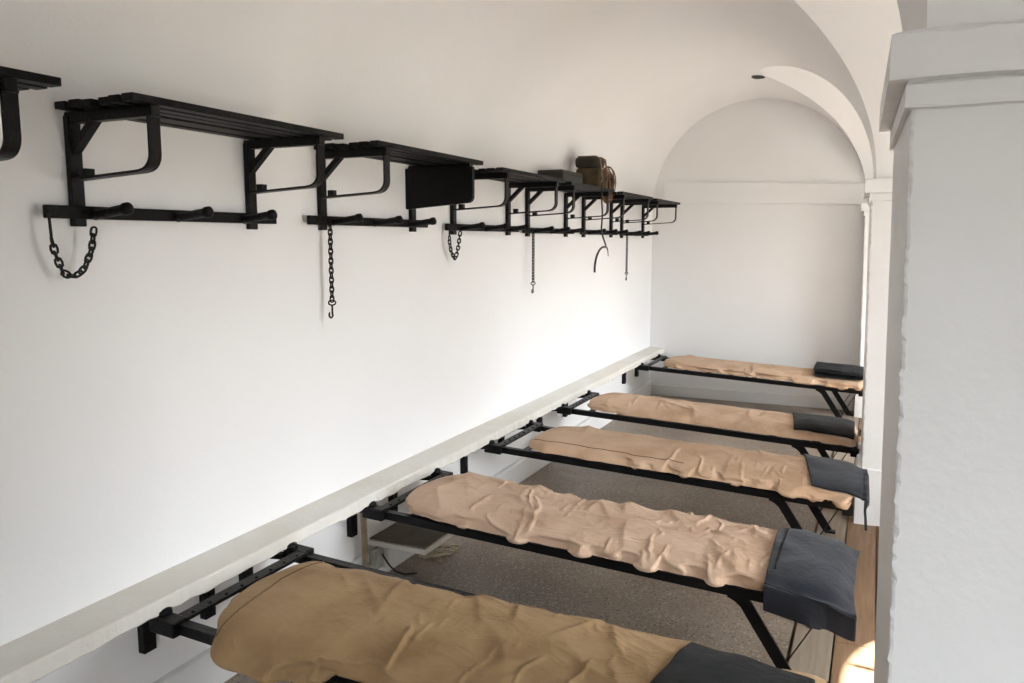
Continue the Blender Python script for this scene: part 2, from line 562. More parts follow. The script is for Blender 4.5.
# unseen shell added around the vault so no sky light leaks through its seams
slab('roof', -0.3, WX + 0.34, Y0 - 0.3, Y1 + 0.3, 3.35, 3.5, M['plaster'], 'masonry above the vault', 'roof')
ow = MB().box(WX + 0.281, WX + 0.34, Y0 - 0.3, Y1 + 0.3, 2.25, 3.35)
for ya, yb in ((1.5, 2.2), (4.95, 5.66), (8.36, Y1 + 0.3)):
    ow.box(WX + 0.281, WX + 0.34, ya, yb, -0.05, 2.25)
structure(ow.build('wall_outer_upper', M['plaster']), 'outer masonry over the windows of the arcade side', 'wall')

# ledge along the left wall (rough front edge)
rngl = random.Random(21)
nl = 260
prof = [(0.0, 0.522), (0.10, 0.516), (0.150, 0.513), (0.156, 0.508), (0.158, 0.466), (0.152, 0.460), (0.0, 0.458)]
vv = []; ff = []
for i in range(nl + 1):
    y = Y0 + (Y1 - Y0) * i / nl
    j1 = rngl.uniform(-.0025, .0025); j2 = rngl.uniform(-.005, .004)
    for k, (x, z) in enumerate(prof):
        vv.append((x + (j1 if 2 <= k <= 5 else 0), y, z + (j2 if k in (4, 5) else 0) + (0.3 * j1 if k in (2, 3) else 0)))
np_ = len(prof)
for i in range(nl):
    for k in range(np_ - 1):
        a = i * np_ + k
        ff.append((a, a + 1, a + np_ + 1, a + np_))
structure(obj('trim_1', vv, ff, M['ledge'], smooth=False), 'thick cream-white ledge running along the left wall over the bed heads', 'ledge')
# baseboards and cornice band
def strip_box(name, x0, x1, y0, y1, z0, z1, label, cat, m='plaster'):
    o = MB().box(x0, x1, y0, y1, z0, z1).build(name, M[m], bevel=0.006)
    return structure(o, label, cat)
strip_box('baseboard_left', 0.0, 0.035, Y0, Y1, 0.0, 0.15, 'white raised skirting at the foot of the left wall', 'skirting')
strip_box('baseboard_back', 0.036, A(Y1) - 0.02, Y1 - 0.03, Y1, 0.0, 0.115, 'white skirting at the foot of the end wall', 'skirting')
# sloping cornice band on the end wall
vv = []
for x, zt, zb in ((0.12, 2.262, 2.052), (A(Y1), 2.187, 1.992)):
    vv += [(x, Y1, zb), (x, Y1 - 0.024, zb), (x, Y1 - 0.024, zt), (x, Y1, zt)]
structure(obj('trim_2', vv, [(0,4,5,1),(1,5,6,2),(2,6,7,3),(3,2,1,0),(4,5,6,7)], M['plaster'], bevel=0.003), 'shallow flat plaster band across the end wall', 'moulding')

# vent in the vault crown
vt = empty('ceiling_vent', (1.20, 7.22, 3.035), 'small dark round vent in the crown of the far vault', 'vent')
MB().tube([(0, 0, -0.012), (0, 0, 0.02)], 0.062, 20).build('rim', M['hole'], vt)
MB().tube([(0, 0, -0.016), (0, 0, -0.011)], 0.05, 20).build('opening', M['thread'], vt)

# ------------------------------------------------------------------ wall racks
def make_rack():
    r = empty('wall_rack', (0, 0, 0))
    PS = 0.735
    I = M['iron']
    for p in (0, PS):
        MB().box(0.0, 0.022, p - 0.021, p + 0.021, 1.70, 2.022).build('post', I, r, bevel=0.003)
        MB().box(0.0, 0.352, p - 0.016, p + 0.016, 2.0, 2.032).build('arm', I, r, bevel=0.002)
        MB().bar((0.012, p, 1.915), (0.115, p, 2.008), 0.026, 0.022).build('brace', I, r)
        pts = [(0.342, p, 2.02), (0.342, p, 1.90)]
        for k in range(1, 8):
            t = math.pi / 2 * k / 8
            pts.append((0.342 - 0.045 * (1 - math.cos(t)), p, 1.90 - 0.045 * math.sin(t)))
        pts += [(0.29, p, 1.853), (0.02, p, 1.838)]
        lb = MB().strip(pts, 0.04, 0.007).build('loop_bar', I, r)
        MB().box(0.052, 0.078, p - 0.014, p + 0.014, 1.842, 1.868).build('stud', I, lb)
    rail = MB().box(0.022, 0.042, -0.12, PS + 0.105, 1.722, 1.76).build('rail', M['black_wood'], r, bevel=0.003)
    for p in (0, PS):
        MB().tube([(0.040, p, 1.741), (0.047, p, 1.741)], [0.009, 0.006], 8).build('bolt', I, rail)
    for k, p in enumerate((0.035, 0.35, 0.66)):
        MB().tube([(0.04, p, 1.735), (0.06, p, 1.737), (0.16, p, 1.749), (0.168, p, 1.750), (0.184, p, 1.752), (0.189, p, 1.753)],
                  [0.016, 0.014, 0.0155, 0.019, 0.019, 0.012], 12).build('peg', M['black_wood'], r, smooth=True)
    rs = random.Random(5)
    for k in range(6):
        x = 0.022 + k * 0.0585
        dz = rs.uniform(-0.002, 0.003)
        MB().box(x, x + 0.042, -0.066 + rs.uniform(-.012, .012), PS + 0.13 + rs.uniform(-.008, .008), 2.032 + dz, 2.053 + dz).build('slat', M['black_wood'], r, bevel=0.002)
    return r
RACKS = [0.522, 1.665, 2.83, 4.0, 5.05, 6.19, 7.25]
RL = ['black slatted wall rack cut off at the left edge of the view',
      'black slatted wall rack above the nearest bed, first complete one from the left',
      'black slatted wall rack with a solid black panel in its far bracket',
      'black slatted wall rack just beyond the rack with the solid panel',
      'black slatted wall rack holding the dark flat case and khaki pack',
      'black slatted wall rack just beyond the khaki pack and tangled brown straps',
      'farthest black slatted wall rack, nearest the end wall']
proto = make_rack()
for i, (y, lb) in enumerate(zip(RACKS, RL)):
    o = proto if i == 0 else copy_tree(proto)
    o.location = (0.001, y, (0, 0, 0.002, -0.010, -0.016, -0.018, -0.022)[i])
    tag(o, lb, 'rack', 'black racks along the left wall')
    if i == 2:
        pts = [(0.0, 1.812), (0.35, 1.838)] + [(0.352 + 0.03 * math.sin(t), 1.868 - 0.03 * math.cos(t)) for t in (0.4, 0.8, 1.2, 1.57)] + [(0.382, 2.012), (0.0, 2.014)]
        yy = 0.70
        vv = [(x, yy - 0.012, z) for x, z in pts] + [(x, yy + 0.012, z) for x, z in pts]
        n = len(pts)
        ff = [tuple(range(n)), tuple(range(2 * n - 1, n - 1, -1))] + [(k, (k + n), (k + 1) % n + n, (k + 1) % n) for k in range(n)]
        p = obj('end_panel', vv, ff, M['black_wood'], o, bevel=0.002)
        p['label'] = 'solid black panel with a rounded corner'

# ------------------------------------------------------------------ chains
def link_mesh(lx, wy, r):
    pts = []
    n = 10
    for k in range(n):
        t = 2 * math.pi * k / n
        pts.append((wy * math.cos(t), 0, (lx - wy) * (1 if math.sin(t) > 0 else -1) * (0 if abs(math.sin(t)) < 1e-6 else 1) + wy * math.sin(t)))
    mb = MB().tube(pts, r, 6, closed=True)
    me = bpy.data.meshes.new('link')
    me.from_pydata(mb.v, [], mb.f); me.validate()
    me.polygons.foreach_set('use_smooth', [True] * len(me.polygons))
    me.materials.append(M['chain'])
    return me
LINK = link_mesh(0.0145, 0.0088, 0.0036)
def chain(path, label, hook=False, lead=0.0, ring=True):
    """links along a path (list of points), optional straight lead rod at the start and a hook at the end"""
    p0 = Vector(path[0])
    root = empty('chain', p0, label, 'chain', 'chains hanging from the racks')
    pts = [Vector(p) for p in path]
    seg = [(pts[i + 1] - pts[i]).length for i in range(len(pts) - 1)]
    total = sum(seg)
    def at(s):
        for i, l in enumerate(seg):
            if s <= l or i == len(seg) - 1:
                t = min(1, s / l)
                d = (pts[i + 1] - pts[i]).normalized()
                return pts[i] + (pts[i + 1] - pts[i]) * t, d
            s -= l
    if lead:
        q, d = at(lead)
        MB().tube([(0, 0, 0.015), (0, 0, 0), tuple(q - p0)], 0.0045, 6).build('lead_rod', M['chain'], root)
    else:
        MB().tube([(0, 0, 0.012), (0, 0, -0.006)], 0.004, 6).build('staple', M['chain'], root)
    s = lead + 0.008; k = 0
    while s < total - 0.004:
        q, d = at(s)
        o = bpy.data.objects.new('link', LINK); col.objects.link(o); o.parent = root
        rot = d.to_track_quat('Z', 'Y').to_matrix().to_4x4() @ Matrix.Rotation(math.radians(90 * (k % 2) + 25), 4, 'Z')
        o.matrix_local = Matrix.Translation(q - p0) @ rot
        s += 0.0205; k += 1
    if hook:
        e = pts[-1] - p0
        hp = []
        MB().tube([(e.x + 0.011 * math.cos(t), e.y + .011 * math.cos(t), e.z - 0.010 + 0.011 * math.sin(t)) for t in (2 * math.pi * k / 10 for k in range(10))], 0.0035, 6, closed=True).build('ring', M['chain'], root, smooth=True)
        hp = [(e.x, e.y, e.z - 0.02), (e.x, e.y, e.z - 0.055)]
        for k in range(1, 10):
            t = math.pi * 1.25 * k / 9
            hp.append((e.x - 0.0, e.y - 0.013 * (1 - math.cos(t)) + 0.004, e.z - 0.06 - 0.015 * math.sin(t)))
        MB().tube(hp, [0.0042] * 9 + [0.0035, 0.002], 6).build('hook', M['chain'], root, smooth=True)
    return root
CX = 0.05
chain([(CX, 1.545, 1.722), (CX, 1.548, 1.66), (CX, 1.557, 1.617), (CX, 1.575, 1.568), (CX, 1.592, 1.557), (CX, 1.609, 1.555), (CX, 1.632, 1.563), (CX, 1.65, 1.583), (CX, 1.674, 1.63), (CX, 1.689, 1.708)],
      'black chain hanging in a wide U from the leftmost complete rack', lead=0.06)
chain([(CX, 2.83, 1.722), (CX, 2.83, 1.40)], 'long black chain with hook hanging from the rack with the solid panel', hook=True)
chain([(CX, 3.885, 1.722), (CX, 3.885, 1.65), (CX, 3.90, 1.60), (CX, 3.935, 1.56), (CX, 3.955, 1.562), (CX, 3.985, 1.62), (CX, 4.01, 1.705)],
      'short black chain hanging in a narrow V below the third complete rack', lead=0.045)
chain([(CX, 5.06, 1.722), (CX, 5.06, 1.375)], 'black chain with hook hanging below the rack with the khaki pack', hook=True)
chain([(CX, 7.30, 1.722), (CX, 7.30, 1.36)], 'farthest black hook chain, near the end wall', hook=True)

# ------------------------------------------------------------------ things on the racks
ZR = 2.042
cs = empty('flat_case', (0.12, 5.36, ZR), 'dark flat leather case lying on the fourth rack behind the khaki pack', 'case')
MB().box(-0.09, 0.10, -0.19, 0.22, 0.0, 0.095).build('body', M['case'], cs, bevel=0.012)
MB().box(-0.092, 0.102, -0.192, 0.222, 0.065, 0.07).build('lid_seam', M['thread'], cs, bevel=0.001)
pk = empty('canvas_pack', (0.19, 5.84, ZR), 'boxy dark khaki canvas pack standing on the fourth rack', 'pack')
bm_ = MB().box(-0.09, 0.10, -0.10, 0.10, 0.0, 0.15)
bm_.build('body', M['khaki2'], pk, bevel=0.02)
MB().box(-0.10, 0.085, -0.105, 0.095, 0.15, 0.235).build('rolled_top', M['khaki'], pk, bevel=0.03)
for yy in (-0.06, 0.06):
    MB().strip([(0.104, yy, 0.0), (0.104, yy, 0.145), (0.090, yy, 0.22), (0.06, yy, 0.237), (-0.08, yy, 0.238)], 0.024, 0.006, (0, 1, 0)).build('strap', M['leather'], pk)
    MB().box(0.104, 0.112, yy - 0.016, yy + 0.016, 0.06, 0.085).build('buckle', M['hole'], pk)
bd = empty('strap_bundle', (0.24, 6.08, 1.96), 'tangled bundle of brown leather straps hanging beside the khaki pack', 'straps')
MB().tube([(0, 0, 0.05), (0, 0, 0.09), (0, 0, 0.17), (0, 0, 0.20)], [0.03, 0.055, 0.06, 0.03], 14).build('core', M['case'], bd, smooth=True)
rb = random.Random(4)
for k in range(14):
    a0 = rb.uniform(0, 6.28); rr = rb.uniform(0.055, 0.085)
    tilt = rb.uniform(-0.9, 0.9)
    pts = []
    for j in range(16):
        t = 2 * math.pi * j / 16
        x, y, z = rr * math.cos(t), 0.25 * rr * math.sin(t) * math.sin(tilt), 0.13 * math.sin(t)
        pts.append((x * math.cos(a0) - y * math.sin(a0), x * math.sin(a0) + y * math.cos(a0), 0.12 + z * (0.8 + 0.25 * math.sin(k)) + 0.03 * tilt))
    MB().tube(pts, 0.0045, 5, closed=True).build('strap', M['leather'], bd, smooth=True)
st = empty('hanging_strap', (0.362, 5.62, 2.04), 'thin black strap with a curved hook dangling below the khaki pack', 'strap')
MB().tube([(0, 0, 0.03), (0, 0.0, -0.1), (0.0, 0.02, -0.2), (0, 0.0, -0.30), (0, 0.04, -0.36), (0, 0.11, -0.42)], 0.006, 6).build('strap', M['rubber'], st, smooth=True)
hp = [(0, 0.17, -0.50), (0, 0.16, -0.455), (0, 0.125, -0.43)]
for k in range(12):
    t = math.radians(85 + 100 * k / 11)
    hp.append((0.0, 0.07 + 0.21 * math.cos(t), -0.595 + 0.165 * math.sin(t)))
MB().tube(hp, [0.003, 0.004, 0.006] + [0.0075] * 12, 6).build('curved_hook', M['rubber'], st, smooth=True)
st.location.y = 5.585

# ------------------------------------------------------------------ cloth solver (position based)
def smooth_noise(nx, ny, cx, cy, rng):
    g = rng.standard_normal((cx + 3, cy + 3))
    u = np.linspace(0, cx, nx); v = np.linspace(0, cy, ny)
    iu = u.astype(int); iv = v.astype(int); fu = (u - iu)[:, None]; fv = (v - iv)[None, :]
    fu = fu * fu * (3 - 2 * fu); fv = fv * fv * (3 - 2 * fv)
    a = g[np.ix_(iu, iv)]; b = g[np.ix_(iu + 1, iv)]; c = g[np.ix_(iu, iv + 1)]; d = g[np.ix_(iu + 1, iv + 1)]
    return (a * (1 - fu) + b * fu) * (1 - fv) + (c * (1 - fu) + d * fu) * fv

def solve_cloth(P, Rest, pin, collide, iters=160, bend=0.15, grav=0.0006, sub=3, damp=0.9, sx=None, sy=None, far=0.0):
    """P start positions, Rest flat/rest positions (lengths taken from it), pin mask"""
    P = P.copy(); Q = P.copy()
    nx, ny = P.shape[:2]
    wgt = np.where(pin, 0.0, 1.0)[..., None]
    sl = []
    def add(di, dj, k):
        a_i = slice(max(0, -di), nx - max(0, di)); b_i = slice(max(0, di), nx - max(0, -di))
        a_j = slice(max(0, -dj), ny - max(0, dj)); b_j = slice(max(0, dj), ny - max(0, -dj))
        A_ = (a_i, a_j); B_ = (b_i, b_j)
        ln = np.linalg.norm(Rest[B_] - Rest[A_], axis=-1, keepdims=True)
        if sx is not None:
            fx = sx[A_][..., None]; fy = sy[A_][..., None]
            ln = ln * (fx if dj == 0 else fy if di == 0 else (fx + fy) / 2)
        ws = wgt[A_] + wgt[B_]
        sl.append((A_, B_, ln, k, np.where(ws > 0, 1.0 / np.maximum(ws, 1e-9), 0)))
    add(1, 0, 0.5); add(0, 1, 0.5); add(1, 1, 0.35); add(1, -1, 0.35)
    add(2, 0, bend); add(0, 2, bend)
    if far:
        add(4, 0, far); add(0, 4, far)
    for it in range(iters):
        V = (P - Q) * damp
        Q = P.copy()
        P = P + V * wgt
        P[..., 2] -= grav * wgt[..., 0]
        for s in range(sub):
            for (A_, B_, ln, k, iw) in sl:
                d = P[B_] - P[A_]
                l = np.linalg.norm(d, axis=-1, keepdims=True) + 1e-9
                c = d * ((l - ln) / l) * k * iw
                P[A_] += c * wgt[A_]
                P[B_] -= c * wgt[B_]
            P, hit = collide(P)
        Q[..., :2] = np.where(hit[..., None], P[..., :2] * 0.5 + Q[..., :2] * 0.5, Q[..., :2])
    return P

# ------------------------------------------------------------------ beds
SL = 0.045
def zbed(x):
    return 0.45 - SL * (x - 0.13)

def make_bed(w):
    """iron folding bed; local origin at the head end centre on the floor"""
    r = empty('iron_bed', (0, 0, 0))
    I = M['iron']
    hw = w / 2
    for s in (-1, 1):
        y = s * hw
        vv = MB()
        vv.bar((0.15, y, zbed(0.15) - 0.017), (2.12, y, zbed(2.12) - 0.017), 0.012, 0.036)
        vv.bar((0.15, y - s * 0.013, zbed(0.15) - 0.003), (2.12, y - s * 0.013, zbed(2.12) - 0.003), 0.036, 0.007)
        rail = vv.build('side_rail', I, r, bevel=0.0015)
        cb = MB().bar((0.128, y, zbed(0.13) - 0.014), (0.235, y, zbed(0.235) - 0.014), 0.058, 0.052).build('head_coupling', I, r, bevel=0.006)
        MB().tube([(0.15, y - s * 0.01, zbed(0.15) + 0.008), (0.15, y - s * 0.01, zbed(0.15) + 0.024), (0.15, y - s * 0.01, zbed(0.15) + 0.030)], [0.028, 0.026, 0.012], 12).build('knob', I, cb, smooth=True)
        MB().bar((0.0, y - s * 0.03, 0.415), (0.14, y - s * 0.03, zbed(0.14) - 0.02), 0.03, 0.02).build('hinge_arm', I, r)
        MB().box(2.10, 2.15, y - 0.022, y + 0.022, zbed(2.12) - 0.05, zbed(2.12) - 0.003).build('foot_coupling', I, r, bevel=0.004)
        # leg: bends out of the rail and slants to the floor
        lg = MB().strip([(1.755, y - s * 0.012, zbed(1.755) - 0.025), (1.785, y - s * 0.012, zbed(1.785) - 0.036), (1.815, y - s * 0.012, zbed(1.8) - 0.06), (2.015, y - s * 0.012, 0.008)], 0.012, 0.045, (0, 1, 0)).build('leg', I, r)
        MB().box(2.00, 2.055, y - s * 0.012 - 0.022, y - s * 0.012 + 0.022, 0.0, 0.009).build('foot', I, lg)
        MB().tube([(1.96, y - s * 0.02, 0.10), (2.085, y - s * 0.02, zbed(2.08) - 0.03)], 0.003, 6).build('stay_rod', I, lg)
    hb = MB().bar((0.215, -hw + 0.02, zbed(0.21) + 0.004), (0.215, hw - 0.02, zbed(0.21) + 0.004), 0.05, 0.012, (1, 0, 0)).build('head_bar', I, r, bevel=0.002)
    for k in range(8):
        y = -hw + 0.06 + (w - 0.12) * k / 7
        MB().tube([(0.225, y, zbed(0.225) + 0.009), (0.225, y, zbed(0.225) + 0.016)], [0.007, 0.005], 8).build('rivet', I, hb)
    MB().bar((2.125, -hw + 0.02, zbed(2.12) - 0.016), (2.125, hw - 0.02, zbed(2.12) - 0.016), 0.03, 0.03, (1, 0, 0)).build('foot_bar', I, r)
    for k in range(9):
        x = 0.36 + k * 0.21
        MB().bar((x, -hw + 0.01, zbed(x) - 0.012), (x, hw - 0.01, zbed(x) - 0.012), 0.045, 0.004, (1, 0, 0)).build('lath', I, r)
    return r

class Mattress:
    """sack mattress described by its outline; x along the bed, y across (relative to the bed centre), z above the bed plane"""
    def __init__(self, x0, x1, near, far, thick, seed, slack=1.05, nx=190, ny=58, folds=1.0, headround=0.12, droop=None, fold_at=None, headfar=None, creases=16, railhw=0.305):
        self.x0, self.x1, self.near, self.far, self.th = x0, x1, near, far, thick
        self.hr = headround
        self.hf = headfar if headfar is not None else headround
        rng = np.random.default_rng(seed)
        self.rng = rng
        u = np.linspace(0, 1, nx)[:, None] * np.ones((1, ny))
        v = np.linspace(0, 1, ny)[None, :] * np.ones((nx, 1))
        # cosine bunching towards the side edges
        v2 = 0.5 - 0.5 * np.cos(np.pi * v); v = 0.55 * v + 0.45 * v2
        X, Y = self.place(u, v)
        Z = self.base(u, v)
        zed = -0.016 * np.clip(1 - np.minimum(v, 1 - v) * 14, 0, 1)
        if droop is not None:
            zed = zed + droop(X, v)
        Z = Z + zed
        Z = np.where((Y < 0) & (Y > -(railhw + 0.03)), np.maximum(Z, 0.008), Z)      # rests on the near rail
        self.u, self.v = u, v
        rest = np.stack([X, Y, Z], -1)
        # uneven excess of cloth -> buckles
        amt = 1 if fold_at is None else np.interp(X, *zip(*fold_at))
        sx = 1 + (slack - 1) * np.clip(1 + 0.7 * smooth_noise(nx, ny, 9, 3, rng), 0.1, 2.4) * amt
        sy = 1 + (slack - 1) * 0.8 * np.clip(1 + 0.7 * smooth_noise(nx, ny, 9, 3, rng), 0.1, 2.4) * amt
        # starting waves, mostly running across the bed
        P = rest.copy()
        W = np.zeros((nx, ny))
        for k in range(int(40 * folds)):
            cx, cy = rng.uniform(x0, x1), rng.uniform(-0.32, 0.32)
            an = rng.normal(0.25, 0.6)
            wl = rng.uniform(0.010, 0.026); ln = rng.uniform(0.06, 0.22)
            a = (X - cx) * math.cos(an) + (Y - cy) * math.sin(an)
            b = -(X - cx) * math.sin(an) + (Y - cy) * math.cos(an)
            a = a + rng.uniform(-1.5, 1.5) * b * b
            W += rng.uniform(0.015, 0.045) * np.exp(-(a / wl) ** 2 - (b / ln) ** 2)
        W = W * amt + 0.008 * np.abs(smooth_noise(nx, ny, 26, 9, rng)) * folds
        edge = np.clip(np.minimum(np.minimum(v, 1 - v) * 9, np.minimum(u, 1 - u) * 25), 0, 1)
        P[..., 2] += W * edge + 0.004
        pin = np.zeros((nx, ny), bool)
        pin[0] = pin[-1] = True; pin[:, 0] = pin[:, -1] = True
        base = rest[..., 2]
        def collide(Pp):
            hit = Pp[..., 2] < base
            Pp[..., 2] = np.maximum(Pp[..., 2], base)
            Pp[..., 2] = np.minimum(Pp[..., 2], base + 0.045)
            hit[pin] = False
            return Pp, hit
        self.P = solve_cloth(P, rest, pin, collide, iters=120, bend=0.06, grav=0.0005, sx=sx, sy=sy)
        # sharp pressed creases
        Xp, Yp = self.P[..., 0], self.P[..., 1]
        for k in range(creases):
            cx, cy = rng.uniform(x0 + 0.1, x1 - 0.1), rng.uniform(-0.25, 0.25)
            an = rng.normal(0.3, 0.55); ln = rng.uniform(0.06, 0.18); wl = rng.uniform(0.007, 0.016)
            a = (Xp - cx) * math.cos(an) + (Yp - cy) * math.sin(an)
            b = -(Xp - cx) * math.sin(an) + (Yp - cy) * math.cos(an)
            a = a + rng.uniform(-1.2, 1.2) * b * b
            prof = np.where(a < 0, np.exp(-np.abs(a) / wl), np.exp(-np.abs(a) / (wl * 3)))
            self.P[..., 2] += rng.uniform(0.007, 0.017) * prof * np.exp(-(b / ln) ** 2) * edge
    def place(self, u, v):
        X = self.x0 + (self.x1 - self.x0) * u
        n_ = np.interp(X, *zip(*self.near)); f_ = np.interp(X, *zip(*self.far))
        n_ = n_ + 0.005 * np.sin(X * 23 + 1 + self.hr * 90) + 0.004 * np.sin(X * 47)
        f_ = f_ + 0.009 * np.sin(X * 17 + 2 + self.hr * 70) + 0.006 * np.sin(X * 37 + self.hr * 30)
        # rounded ends
        e0 = np.clip((X - self.x0) / self.hr, 0, 1); e1 = np.clip((self.x1 - X) / 0.04, 0, 1)
        rd = np.sqrt(1 - (1 - e0) ** 2) * 0.62 + 0.38
        rd1 = np.sqrt(1 - (1 - e1) ** 2) * 0.12 + 0.88
        ef = np.clip((X - self.x0) / self.hf, 0, 1)
        rf = np.sqrt(1 - (1 - ef) ** 2) * 0.62 + 0.38
        c = (n_ + f_) / 2
        h2 = (f_ - n_) / 2 * rd1
        return X, c + h2 * np.where(v < 0.5, rd, rf) * (2 * v - 1)
    def base(self, u, v):
        side = (1 - np.abs(2 * v - 1) ** 3.2) ** 0.55
        e = np.minimum(np.clip(u * 11, 0, 1), np.clip((1 - u) * 22, 0, 1))
        return self.th * side * np.sqrt(1 - (1 - e) ** 2)

def mattress_obj(ms, yc, m, label, seams=None):
    P = ms.P
    nx, ny = P.shape[:2]
    org = (ms.x0, yc, zbed(ms.x0))
    V = P.copy()
    V[..., 2] += 0.45 - SL * (V[..., 0] - 0.13) + 0.004
    V[..., 1] += yc
    verts = [tuple(p) for p in V.reshape(-1, 3)]
    faces = grid_faces(nx, ny, 0, True)
    for i in range(nx - 1):
        faces.append((i * ny, (i + 1) * ny, (i + 1) * ny + ny - 1, i * ny + ny - 1)[::-1])
    o = obj('mattress', verts, faces, m, None, True, org)
    sm = o.modifiers.new('sub', 'SUBSURF'); sm.levels = 1; sm.render_levels = 1
    for line in (seams or []):
        pts = []
        for (u_, v_) in line:
            i, j = u_ * (nx - 1), v_ * (ny - 1)
            i0, j0 = int(i), int(j); i1, j1 = min(i0 + 1, nx - 1), min(j0 + 1, ny - 1); fi, fj = i - i0, j - j0
            q_ = (V[i0, j0] * (1 - fi) + V[i1, j0] * fi) * (1 - fj) + (V[i0, j1] * (1 - fi) + V[i1, j1] * fi) * fj
            p_ = q_ - np.array(org); pts.append((p_[0], p_[1], p_[2] + 0.0012))
        MB().tube(pts, 0.0022, 5).build('seam', M['sack_seam'], o, smooth=True)
    return tag(o, label, 'mattress', 'sackcloth mattresses on the iron beds')

def blanket_obj(poly, ms, yc, m, label, lift=0.006, nu=54, nv=54, hw=0.31, hem=None, seed=1, thick=0.008, iters=40, xfoot=2.15, wr=0.006, name='blanket'):
    """poly: four corners (x,y) of the flat blanket laid over the mattress: (u0v0),(u1v0),(u1v1),(u0v1); falls over the bed edges"""
    rng = np.random.default_rng(seed)
    u = np.linspace(0, 1, nu)[:, None] * np.ones((1, nv)); v = np.linspace(0, 1, nv)[None, :] * np.ones((nu, 1))
    p = [np.array(q) for q in poly]
    XY = ((1 - u) * (1 - v))[..., None] * p[0] + (u * (1 - v))[..., None] * p[1] + (u * v)[..., None] * p[2] + ((1 - u) * v)[..., None] * p[3]
    # height map of the mattress top
    bs = 0.012
    gx0, gy0 = -0.1, -0.6
    gnx, gny = int(2.6 / bs), int(1.2 / bs)
    Hm = np.full((gnx, gny), -9.0)
    F = ms.P.reshape(-1, 3)
    # densify
    Pm = ms.P
    Pd = np.concatenate([Pm.reshape(-1, 3), ((Pm[1:] + Pm[:-1]) / 2).reshape(-1, 3), ((Pm[:, 1:] + Pm[:, :-1]) / 2).reshape(-1, 3), ((Pm[1:, 1:] + Pm[:-1, :-1]) / 2).reshape(-1, 3)])
    ii = ((Pd[:, 0] - gx0) / bs).astype(int); jj = ((Pd[:, 1] - gy0) / bs).astype(int)
    np.maximum.at(Hm, (ii.clip(0, gnx - 1), jj.clip(0, gny - 1)), Pd[:, 2])
    D = Hm.copy()
    for a in (-1, 0, 1):
        for b in (-1, 0, 1):
            D = np.maximum(D, np.roll(np.roll(Hm, a, 0), b, 1))
    Hm = D
    # rails and foot bar are solid too
    xs = gx0 + (np.arange(gnx) + .5) * bs; ys = gy0 + (np.arange(gny) + .5) * bs
    ins = ((xs[:, None] < xfoot) & (np.abs(ys)[None, :] < hw + 0.012))
    Hm = np.where(ins, np.maximum(Hm, 0.004), Hm)
    solid_ = Hm > -1
    for _ in range(5):
        S_ = np.where(solid_, Hm, 0.0); Wt = solid_.astype(float); acc = np.zeros_like(S_); wt = np.zeros_like(S_)
        for a in (-1, 0, 1):
            for b in (-1, 0, 1):
                acc += np.roll(np.roll(S_, a, 0), b, 1); wt += np.roll(np.roll(Wt, a, 0), b, 1)
        Hm = np.where(solid_, np.maximum(acc / np.maximum(wt, 1e-6), Hm - 0.012), Hm)
    Hb = np.where(solid_, Hm, 0.0)
    def hgt(P_):
        a = (P_[..., 0] - gx0) / bs - .5; b = (P_[..., 1] - gy0) / bs - .5
        i = np.clip(np.round(a).astype(int), 0, gnx - 1); j = np.clip(np.round(b).astype(int), 0, gny - 1)
        i0 = np.clip(np.floor(a).astype(int), 0, gnx - 2); j0 = np.clip(np.floor(b).astype(int), 0, gny - 2)
        fi = np.clip(a - i0, 0, 1); fj = np.clip(b - j0, 0, 1)
        bil = (Hb[i0, j0] * (1 - fi) + Hb[i0 + 1, j0] * fi) * (1 - fj) + (Hb[i0, j0 + 1] * (1 - fi) + Hb[i0 + 1, j0 + 1] * fi) * fj
        full = solid_[i0, j0] & solid_[i0 + 1, j0] & solid_[i0, j0 + 1] & solid_[i0 + 1, j0 + 1]
        return np.where(full, bil, Hm[i, j])
    yl = hw + 0.016 + lift; xl = xfoot + 0.012
    P = np.concatenate([XY, np.zeros((nu, nv, 1))], -1)
    over_y = np.maximum(-yl - P[..., 1], 0.0); over_x = np.maximum(P[..., 0] - xl, 0.0)
    P[..., 1] = np.maximum(P[..., 1], -yl + 0.001); P[..., 0] = np.minimum(P[..., 0], xl - 0.001)
    P[..., 2] = np.maximum(hgt(np.stack([np.minimum(P[..., 0], xfoot - 0.02), np.maximum(P[..., 1], -hw + 0.01), P[..., 2]], -1)), 0.0) + lift + 0.004
    P[..., 2] -= over_y + over_x
    P[..., 1] -= np.where(over_y > 0, 0.004, 0); P[..., 0] += np.where(over_x > 0, 0.004, 0)
    P[..., 2] += (over_y + over_x == 0) * wr * np.abs(smooth_noise(nu, nv, 6, 6, rng))
    P[..., 1] -= (over_y > 0) * 0.014 * np.clip(over_y / 0.08, 0, 1) * np.abs(smooth_noise(nu, nv, 4, 2, rng)); P[..., 0] += (over_x > 0) * 0.010 * np.abs(smooth_noise(nu, nv, 2, 5, rng))
    rest = np.concatenate([XY, np.zeros((nu, nv, 1))], -1)
    pin = (over_y > 0.004) | (over_x > 0.004)
    ylim = hw + 0.016 + lift; 
    def collide(Pp):
        h = hgt(Pp)
        inside = h > -1
        inside = inside & ~pin
        deep = inside & (Pp[..., 2] < h - 0.03)
        top = inside & ~deep
        hit = top & (Pp[..., 2] < h + lift)
        Pp[..., 2] = np.where(hit, h + lift, Pp[..., 2])
        # hanging part that strays under the bed is pushed back out of the side or foot
        dn = Pp[..., 1] + ylim; df = xfoot + 0.012 - Pp[..., 0]; dfar = ylim - Pp[..., 1]
        near = deep & (dn <= df) & (dn <= dfar); foot = deep & (df < dn) & (df <= dfar); fr = deep & ~near & ~foot
        Pp[..., 1] = np.where(near, -ylim, Pp[..., 1]); Pp[..., 0] = np.where(foot, xfoot + 0.012, Pp[..., 0])
